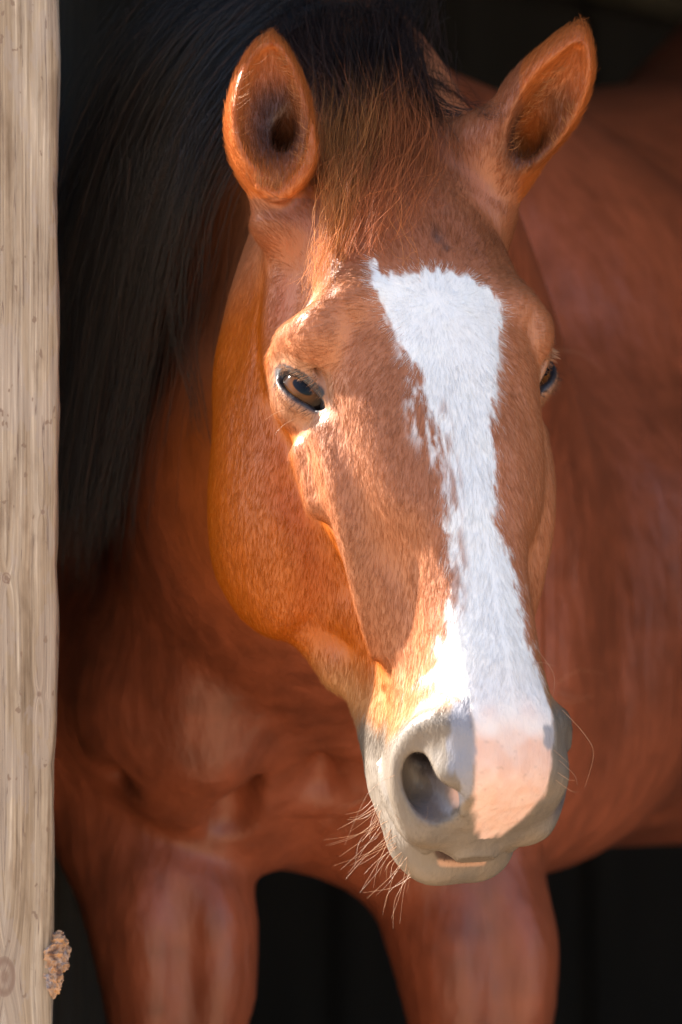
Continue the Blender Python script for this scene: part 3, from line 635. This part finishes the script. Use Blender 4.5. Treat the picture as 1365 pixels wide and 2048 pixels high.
hme = mesh('horse', V/100, Q, mat_coat('chestnut_coat'))
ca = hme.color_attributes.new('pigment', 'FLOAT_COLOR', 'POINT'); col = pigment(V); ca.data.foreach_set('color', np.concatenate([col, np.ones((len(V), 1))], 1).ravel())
horse = link('horse', hme, label='chestnut horse with white blaze and black mane, head turned toward the open air', cat='horse')
for g_, (ctr, E, ep) in EYES.items():
    me = bpy.data.meshes.new('eye'); import bmesh; bm = bmesh.new(); bmesh.ops.create_uvsphere(bm, u_segments=64, v_segments=48, radius=EYE_R/100)
    bm.to_mesh(me); bm.free(); me.polygons.foreach_set('use_smooth', [True]*len(me.polygons))
    N = Nodes('horse_eye'); tc = N.n('ShaderNodeTexCoord'); sp = N.n('ShaderNodeSeparateXYZ'); N.l(tc.outputs['Object'], sp.inputs[0])
    def M(op, a, b=None):
        x = N.n('ShaderNodeMath', operation=op)
        for i, v in enumerate((a, b)):
            if v is None: continue
            if isinstance(v, bpy.types.NodeSocket): N.l(v, x.inputs[i])
            else: x.inputs[i].default_value = v
        return x.outputs[0]
    rr_ = M('SQRT', M('ADD', M('POWER', M('DIVIDE', sp.outputs[0], .0185), 2.0), M('POWER', M('DIVIDE', sp.outputs[1], .0155), 2.0)))
    pp = M('SQRT', M('ADD', M('POWER', M('DIVIDE', sp.outputs[0], .0105), 2.0), M('POWER', M('DIVIDE', sp.outputs[1], .0045), 2.0)))
    c = ramp(N, rr_, [(.50, (.10, .036, .010)), (.80, (.03, .012, .005)), (1.0, (.01, .006, .005))]); c = mixc(N, (.004, .004, .006), c, ramp(N, pp, [(.85, (0, 0, 0)), (1.0, (1, 1, 1))]))
    N.l(c, N.b.inputs['Base Color']); N.set(Roughness=.06); N.b.inputs['Specular IOR Level'].default_value = .16; N.b.inputs['Coat Roughness'].default_value = .02; me.materials.append(N.m)
    o = link('eye', me, horse); from mathutils import Matrix
    rot = np.stack([E[0], E[1], E[2]], 1); 
    if np.linalg.det(rot) < 0: rot[:, 0] *= -1
    o.matrix_world = Matrix.Translation(Vector(ctr/100)) @ Matrix(rot.tolist()).to_4x4()

# ------------------------------------------------------------------ hair
from mathutils.bvhtree import BVHTree
BVH = BVHTree.FromPolygons(V.tolist(), Q.tolist())
def hit(px, py):
    d = Vector(P(px, py, 440)-np.array([0, 0, CAM_Z])).normalized(); h = BVH.ray_cast(Vector((0, 0, CAM_Z)), d)
    return (None, None) if h[0] is None else (np.array(h[0]), np.array(h[1]))
RS = np.random.RandomState(11)
def curves(name, pts, rad, colr, mat, parent, nrm=None):
    """pts (n, k, 3) cm; rad (n, k) cm; colr (n, 3)"""
    n_, k_ = pts.shape[:2]; cv = bpy.data.hair_curves.new(name); cv.add_curves([k_]*n_)
    cv.position_data.foreach_set('vector', (pts/100).astype(np.float32).ravel())
    ra = cv.attributes.get('radius') or cv.attributes.new('radius', 'FLOAT', 'POINT'); ra.data.foreach_set('value', (rad/100).astype(np.float32).ravel())
    a = cv.attributes.new('pigment', 'FLOAT_COLOR', 'CURVE' if colr.ndim == 2 else 'POINT'); a.data.foreach_set('color', np.concatenate([colr, np.ones(colr.shape[:-1]+(1,))], -1).astype(np.float32).ravel())
    if nrm is not None: b = cv.attributes.new('skin_normal', 'FLOAT_VECTOR', 'CURVE'); b.data.foreach_set('vector', nrm.astype(np.float32).ravel())
    cv.materials.append(mat); return link(name, cv, parent)
def nrmz(v): return v/(np.linalg.norm(v, axis=-1, keepdims=True)+1e-9)
def fur():
    A, B_, C_, D_ = (V[Q[:, i]] for i in range(4)); ctr = (A+B_+C_+D_)/4
    area = .5*np.linalg.norm(np.cross(C_-A, D_-B_), axis=1); h = HL(ctr)
    n_ = nrmz(NRM[Q].mean(1)); view = nrmz(np.array([0, 0, CAM_Z])-ctr); face = (n_*view).sum(1)
    w_ = area*np.where(ctr[:, 1] < 462, 1, 0)*sm(-.55, -.1, face)
    w_ *= np.where(h[:, 2] > -14, 1, np.where(ctr[:, 2] > 148, 1, 0))
    # nothing on the eyes' rims or inside mouth
    for g_, (c0, E, ep) in EYES.items():
        d = ctr-c0; a = d@E[0]/EK; b = d@E[1]/EK; w_ *= np.where((np.hypot(a/2.6, (b+.08)/.85) < 1) & ((d@E[2]) > 0) & (np.linalg.norm(d, axis=1) < 4), 0, 1)
    cs = np.cumsum(w_); pick = np.searchsorted(cs, RS.rand(NFUR)*cs[-1]); r1, r2 = RS.rand(2, NFUR)
    root = (A[pick]*(1-r1)[:, None]+B_[pick]*r1[:, None])*(1-r2)[:, None]+(D_[pick]*(1-r1)[:, None]+C_[pick]*r1[:, None])*r2[:, None]
    nr = nrmz(fgrad(root)); hl = HL(root); s, f, u = hl.T
    jit = RS.randn(NFUR)
    # lie of the hair: out from the whorl on the forehead, down the nose, back and down on the cheeks
    wh = np.array([-.9, 0, -2.5]); rad_ = hl-wh; rad_[:, 1] = 0; rad_ = nrmz(rad_)
    down = np.tile([0, -.15, 1.], (NFUR, 1)); side = np.stack([np.sign(s)*.55, -.5*np.ones_like(s), .9*np.ones_like(s)], 1)
    t = sm(4, 20, u)[:, None]; fl = rad_*(1-t)+(side*.55+down*.6)*t
    ck = sm(-6, -11, f)[:, None]; fl = fl*(1-ck)+np.array([0, -.55, .8])*ck
    fw = fl@M_                                             # to world
    ear = (root[:, 2] > P(0, 395, 448)[2]) & (np.abs(s) > 3.5) & ((s < -3.5) | (root[:, 0] > P(990, 0, 450)[0]))
    fw[ear] = np.array([0, .0, 1.])+np.where(s[ear] > 0, .35, -.02)[:, None]*np.array([1, 0, 0])
    fw = nrmz(fw+.16*RS.randn(NFUR, 3)+.35*(np.stack([vnoise(root, 1.3, k) for k in (31, 32, 33)], 1)-.5))
    tg = nrmz(fw-nr*(fw*nr).sum(1)[:, None])
    muz = sm(28, 32, u); white = pigment(root, jit=jit)
    L = .85*(1-.62*muz)*(.7+.6*RS.rand(NFUR)); L = np.where(np.hypot(s+.9, (u+2.5)) < 5, L*.8, L); L = np.where(ear, L*1.2, L)
    lift = (.09+.09*RS.rand(NFUR))*np.where(ear, 2.6, 1)*np.where(muz > .5, .8, 1)
    k_ = 5; pts = np.zeros((NFUR, k_, 3))
    for i in range(k_):
        q = i/(k_-1); hgt = L*lift*(q-.38*q*q); pts[:, i] = root+tg*(L*q)[:, None]+nr*(hgt-.03)[:, None]
    rad = np.linspace(1, .25, k_)[None]*(.0115*(.75+.5*RS.rand(NFUR)))[:, None]
    c = white*(np.clip(1+.11*RS.randn(NFUR), .65, 1.35))[:, None]
    lum = white.mean(1); c = np.where((lum > .5)[:, None], white*(.96+.05*RS.randn(NFUR))[:, None], c)
    return curves('short_coat', pts, rad, np.clip(c, .003, .9), mat_coat('short_coat_hair', True), horse, nr)
fur()
def mat_strand(name, rough=.38, spec=.5):
    N = Nodes(name); at = N.n('ShaderNodeAttribute', attribute_name='pigment'); N.l(at.outputs['Color'], N.b.inputs['Base Color']); N.set(Roughness=rough); N.b.inputs['Specular IOR Level'].default_value = spec; return N.m
def lock(guide, count, spread, k_, clump=.5, wave=.25, frizz=.1, seed=0, taper=.6):
    """strands following one guide (world cm); spread = (at root, at tip) cm"""
    rs = np.random.RandomState(seed); gp = spline(guide, k_); t = np.linspace(0, 1, k_)
    off = rs.randn(count, 3)*np.array([1, .45, .5]); off2 = off*.6+rs.randn(count, 3)*np.array([1, .45, .4])*.8
    ncl = max(1, count//14); cid = rs.randint(0, ncl, count); cl = rs.randn(ncl, 3)*np.array([1.2, .5, .5])
    ln = np.clip(1-taper*rs.rand(count)**2, .3, 1)
    tt = ln[:, None]*t[None]; fi = tt*(k_-1); i0 = np.clip(fi.astype(int), 0, k_-2); w_ = (fi-i0)[..., None]
    base = gp[i0]*(1-w_)+gp[i0+1]*w_
    sp_ = (spread[0]+(spread[1]-spread[0])*tt)[..., None]
    o = (off[:, None]*(1-tt[..., None])+(off2[:, None]*(1-clump)+cl[cid][:, None]*clump)*tt[..., None])*sp_
    ph = rs.rand(count, 1, 3)*6.28; fr = rs.uniform(3, 9, (count, 1, 3)); wv = np.sin(fr*tt[..., None]*2+ph)*wave*tt[..., None]*rs.rand(count, 1, 1)
    return base+o+wv+np.cumsum(rs.randn(count, k_, 3)*frizz*.15, 1)
def PP(l): return [P(*p) for p in l]
def mane():
    G = [([(660,60,470),(560,50,466),(440,170,464),(355,340,465),(290,520,467),(270,720,469),(235,960,470)], 120, (2.2,1.3)),
         ([(650,30,472),(540,40,468),(430,140,467),(330,330,469),(260,560,471),(225,780,473),(185,1080,474)], 520, (3.0,2.8)),
         ([(640,90,467),(560,140,464),(470,280,463),(395,420,464),(380,560,465),(365,700,466),(400,900,467)], 26, (1.8,.7)),
         ([(620,0,478),(470,20,474),(330,190,474),(230,420,477),(175,680,479),(130,1120,480)], 520, (3.0,3.2)),
         ([(600,-40,482),(420,0,480),(270,190,480),(170,450,483),(130,750,485),(115,1180,486)], 420, (3.2,3.0)),
         ([(655,50,469),(570,90,465),(465,200,463),(385,350,463),(315,600,465),(275,800,468),(225,1040,470)], 100, (2.2,2.6)),
         ([(690,40,474),(640,70,468),(570,180,464),(500,300,463),(440,380,463)], 60, (2.4,1.2)),
         ([(400,250,464),(372,400,463),(355,560,464),(362,700,465),(385,800,466),(402,880,467)], 26, (1.0,.5)),
         ([(330,300,466),(300,500,467),(285,700,469),(280,860,470)], 60, (2.0,1.6)),
         # hair over the poll and the crest between the ears
         ([(700,-30,476),(690,60,470),(690,150,462),(700,230,456)], 420, (3.4,3.0)),
         ([(640,-30,476),(620,70,468),(630,170,461),(640,260,456)], 320, (3.0,2.0)),
         ([(740,20,474),(775,100,466),(820,170,459),(870,215,455),(940,232,453)], 150, (1.6,.7)),
         ([(720,-10,476),(760,70,468),(800,160,461),(840,225,456)], 300, (2.2,1.4))]
    P_, seed = [], 40
    for gl, n_, sp_ in G: seed += 1; P_.append(lock(PP(gl), n_, sp_, 22, .55, .5, .06, seed, .45))
    pts = np.concatenate(P_); n_ = len(pts); rad = np.linspace(1, .4, 22)[None]*(.020*(.7+.6*RS.rand(n_)))[:, None]
    c = np.tile([.013, .011, .012], (n_, 1))*(.5+1.1*RS.rand(n_))[:, None]; br = RS.rand(n_) < .08; c[br] = np.array([.07, .032, .02])
    return curves('mane', pts, rad, c, mat_strand('black_mane_hair', .36, .5), horse)
mane()
def forelock():
    P_, Cs, seed = [], [], 80
    def front(px, py, off): h, _ = hit(px, py); Y = (h[1] if h is not None else 452); return P(px, py, Y-off)
    G = [([(700,110),(690,200),(672,290),(672,370),(668,440),(650,520),(632,602)], 170, (1.5,.30), 0, 1.9),
         ([(720,90),(715,190),(700,280),(698,350),(684,420),(662,500),(640,580)], 190, (1.7,.40), 0, 2.2),
         ([(740,90),(745,190),(735,280),(712,360),(694,440),(672,520)], 150, (1.7,.55), 0, 2.2),
         ([(750,100),(765,190),(768,270),(748,350),(716,430),(690,500)], 160, (1.8,.7), 4, 2.1),
         ([(760,100),(785,190),(800,270),(788,350),(765,430),(748,505)], 140, (1.9,.75), 4, 1.9),
         ([(775,110),(810,200),(835,270),(832,340),(808,400),(780,470)], 110, (1.8,.9), 4, 1.6),
         ([(785,120),(828,200),(858,260),(868,320),(856,375),(838,430)], 60, (1.7,.9), 1, 1.3),
         ([(800,140),(850,210),(885,260),(900,310),(900,370)], 20, (1.2,.9), 2, 1.0),
         ([(690,110),(700,180),(735,250),(745,330),(720,400)], 60, (1.5,1.0), 1, 2.4),
         ([(780,110),(765,190),(730,260),(706,340),(690,410)], 60, (1.5,1.0), 4, 2.4),
         ([(650,20),(656,100),(672,160),(684,215),(690,250)], 200, (2.4,1.3), 3, 2.8),
         ([(740,10),(752,80),(765,140),(772,190),(776,225)], 230, (2.4,1.4), 3, 2.8),
         ([(800,30),(820,100),(845,160),(868,205)], 170, (2.0,1.0), 3, 2.0),
         ([(615,10),(622,80),(638,150),(648,210)], 150, (2.0,1.0), 3, 2.2),
         ([(850,150),(900,190),(950,222),(990,228)], 40, (.8,.5), 3, 1.2),
         ([(740,200),(728,330),(690,430),(640,520),(580,560)], 5, (1.0,1.1), 0, 3.0),
         ([(720,200),(700,380),(660,470),(628,560),(618,620)], 5, (.8,.6), 0, 2.6),
         ([(780,230),(790,400),(790,470),(770,540)], 5, (1.0,1.4), 0, 1.8)]
    for gl, n_, sp_, kind_, off in G:
        seed += 1; gg = [front(*p, off*(1-.5*i/(len(gl)-1)) if kind_ < 3 else off) for i, p in enumerate(gl)]
        for i in range(1, len(gg)): gg[i][1] = min(gg[i][1], gg[i-1][1]+.3)
        p = lock(gg, n_, sp_, 18, .75, 1.2, .12, seed, .55); P_.append(p)
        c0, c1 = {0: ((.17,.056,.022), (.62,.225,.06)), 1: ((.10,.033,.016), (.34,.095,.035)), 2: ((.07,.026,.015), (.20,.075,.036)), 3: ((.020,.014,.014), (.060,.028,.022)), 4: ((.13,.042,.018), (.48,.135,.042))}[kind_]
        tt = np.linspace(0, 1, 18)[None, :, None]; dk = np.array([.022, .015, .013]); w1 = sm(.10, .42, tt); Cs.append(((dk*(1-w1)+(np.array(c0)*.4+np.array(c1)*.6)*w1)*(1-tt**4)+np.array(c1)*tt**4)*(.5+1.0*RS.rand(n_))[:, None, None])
    pts = np.concatenate(P_); c = np.concatenate(Cs); n_ = len(pts)
    rad = np.linspace(1, .3, 18)[None]*(.017*(.7+.6*RS.rand(n_)))[:, None]
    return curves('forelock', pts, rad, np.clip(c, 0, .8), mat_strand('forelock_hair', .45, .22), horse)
forelock()
def whiskers():
    P_ = []; rs = np.random.RandomState(5)
    def add(px, py, tx, ty, bend, Yo=0, k_=12):
        h, n_ = hit(px, py)
        if h is None: return
        a = h; b = P(tx, ty, h[1]+Yo); m = (a+b)/2+np.array([bend[0], 0, bend[1]])*.04*1.0
        P_.append(spline([a, a*.5+m*.5+np.array([bend[0], 0, bend[1]])*.012, m, b], k_))
    for i in range(44):                                # chin and lower-lip whiskers, sweeping down and out to the left
        t = rs.rand(); px = 738+t*85; py = 1590+t*150+rs.randn()*8; L = 45+rs.rand()*90
        ang = R(118+rs.randn()*20+25*(1-t)); add(px, py, px+L*math.cos(ang)*1.0, py+L*math.sin(ang)*.95, (rs.randn()*8-4, -rs.rand()*14), rs.randn()*1.0)
    for (a, b, c, d, e, f) in ((730,1560,672,1545,-2,-10),(735,1590,636,1660,-10,6),(738,1600,640,1648,-12,-8),(790,1550,690,1690,-10,-20),(1050,1270,1105,1400,30,18),(1065,1330,1110,1333,0,-6),(1110,1370,1212,1350,6,-22),(1118,1385,1185,1392,0,6),(1120,1400,1190,1388,0,10),(1125,1420,1170,1575,38,10),(1118,1520,1155,1570,14,8),(1116,1545,1150,1560,8,8),(1112,1560,1158,1585,10,10),(1108,1500,1140,1530,8,6),
                               (790,1430,772,1500,-4,4),(806,1400,782,1480,-4,6),(800,1470,770,1510,-4,0),(570,820,530,840,-2,-2),(590,838,550,868,-3,-2),(560,850,540,838,0,0),(800,1640,796,1600,-6,4),(850,1640,856,1612,2,4),(1112,700,1210,745,8,-12)):
        add(a, b, c, d, (e, -f), rs.randn()*.5)
    # lashes on the upper lids
    for g_, (c0, E, ep) in EYES.items():
        for i in range(34):
            a = -2.3+2.4*i/33+rs.randn()*.05; b = .75-.12*(a+.4)**2-.25*max(a, 0); r0 = ep(a, b, EYE_R+.42)
            L = .7+.4*rs.rand(); d = nrmz(E[2]*.9-E[1]*.75-E[0]*(.35+.1*rs.randn())+rs.randn(3)*.12)
            P_.append(spline([r0, r0+d*L*.5+E[2]*.06, r0+d*L-E[1]*.1], 12))
    pts = np.stack(P_); n_ = len(pts); rad = np.linspace(1, .3, 12)[None]*np.full((n_, 1), .017)
    return curves('whiskers', pts, rad, np.tile([.42, .24, .14], (n_, 1))*(.6+.7*rs.rand(n_))[:, None], mat_strand('whisker_hair', .35, .5), horse)
def ear_tufts():
    rs = np.random.RandomState(9); P_ = []
    rims = [([(466,300),(458,250),(462,190),(480,130),(510,92)], (1, .15), 1.5), ([(615,330),(622,270),(612,200),(590,150),(570,110)], (-1, .1), 1.2), ([(500,355),(530,375),(560,375)], (.2, 1), .9),
            ([(1020,300),(1040,240),(1075,185),(1110,135)], (1, .35), 1.2), ([(1060,345),(1110,300),(1150,220)], (-.5, .8), .9)]
    for rim, dr, L in rims:
        g = spline([(a, b, 0) for a, b in rim], 60)[:, :2]
        for i in range(130):
            q = g[rs.randint(60)]+rs.randn(2)*5; h, n_ = hit(*q)
            if h is None or h[1] > 456: continue
            d = nrmz(np.array([dr[0], -.35, dr[1]])+rs.randn(3)*.3); l = L*(.5+.7*rs.rand()); P_.append(spline([h, h+d*l*.5+n_*.1, h+d*l+np.array([0, 0, .25*l])], 8))
    pts = np.stack(P_); n_ = len(pts); rad = np.linspace(1, .2, 8)[None]*np.full((n_, 1), .012)
    curves('ear_tufts', pts, rad, np.tile([.42, .17, .06], (n_, 1))*(.5+.8*rs.rand(n_))[:, None], mat_strand('ear_tuft_hair', .45, .4), horse)
ear_tufts()
whiskers()
SC.cycles.max_bounces = 6; SC.cycles.diffuse_bounces = 4; SC.cycles.transparent_max_bounces = 8
SC.cycles.use_denoising = True
SC.cycles_curves.shape = 'RIBBONS' if hasattr(SC, 'cycles_curves') else None
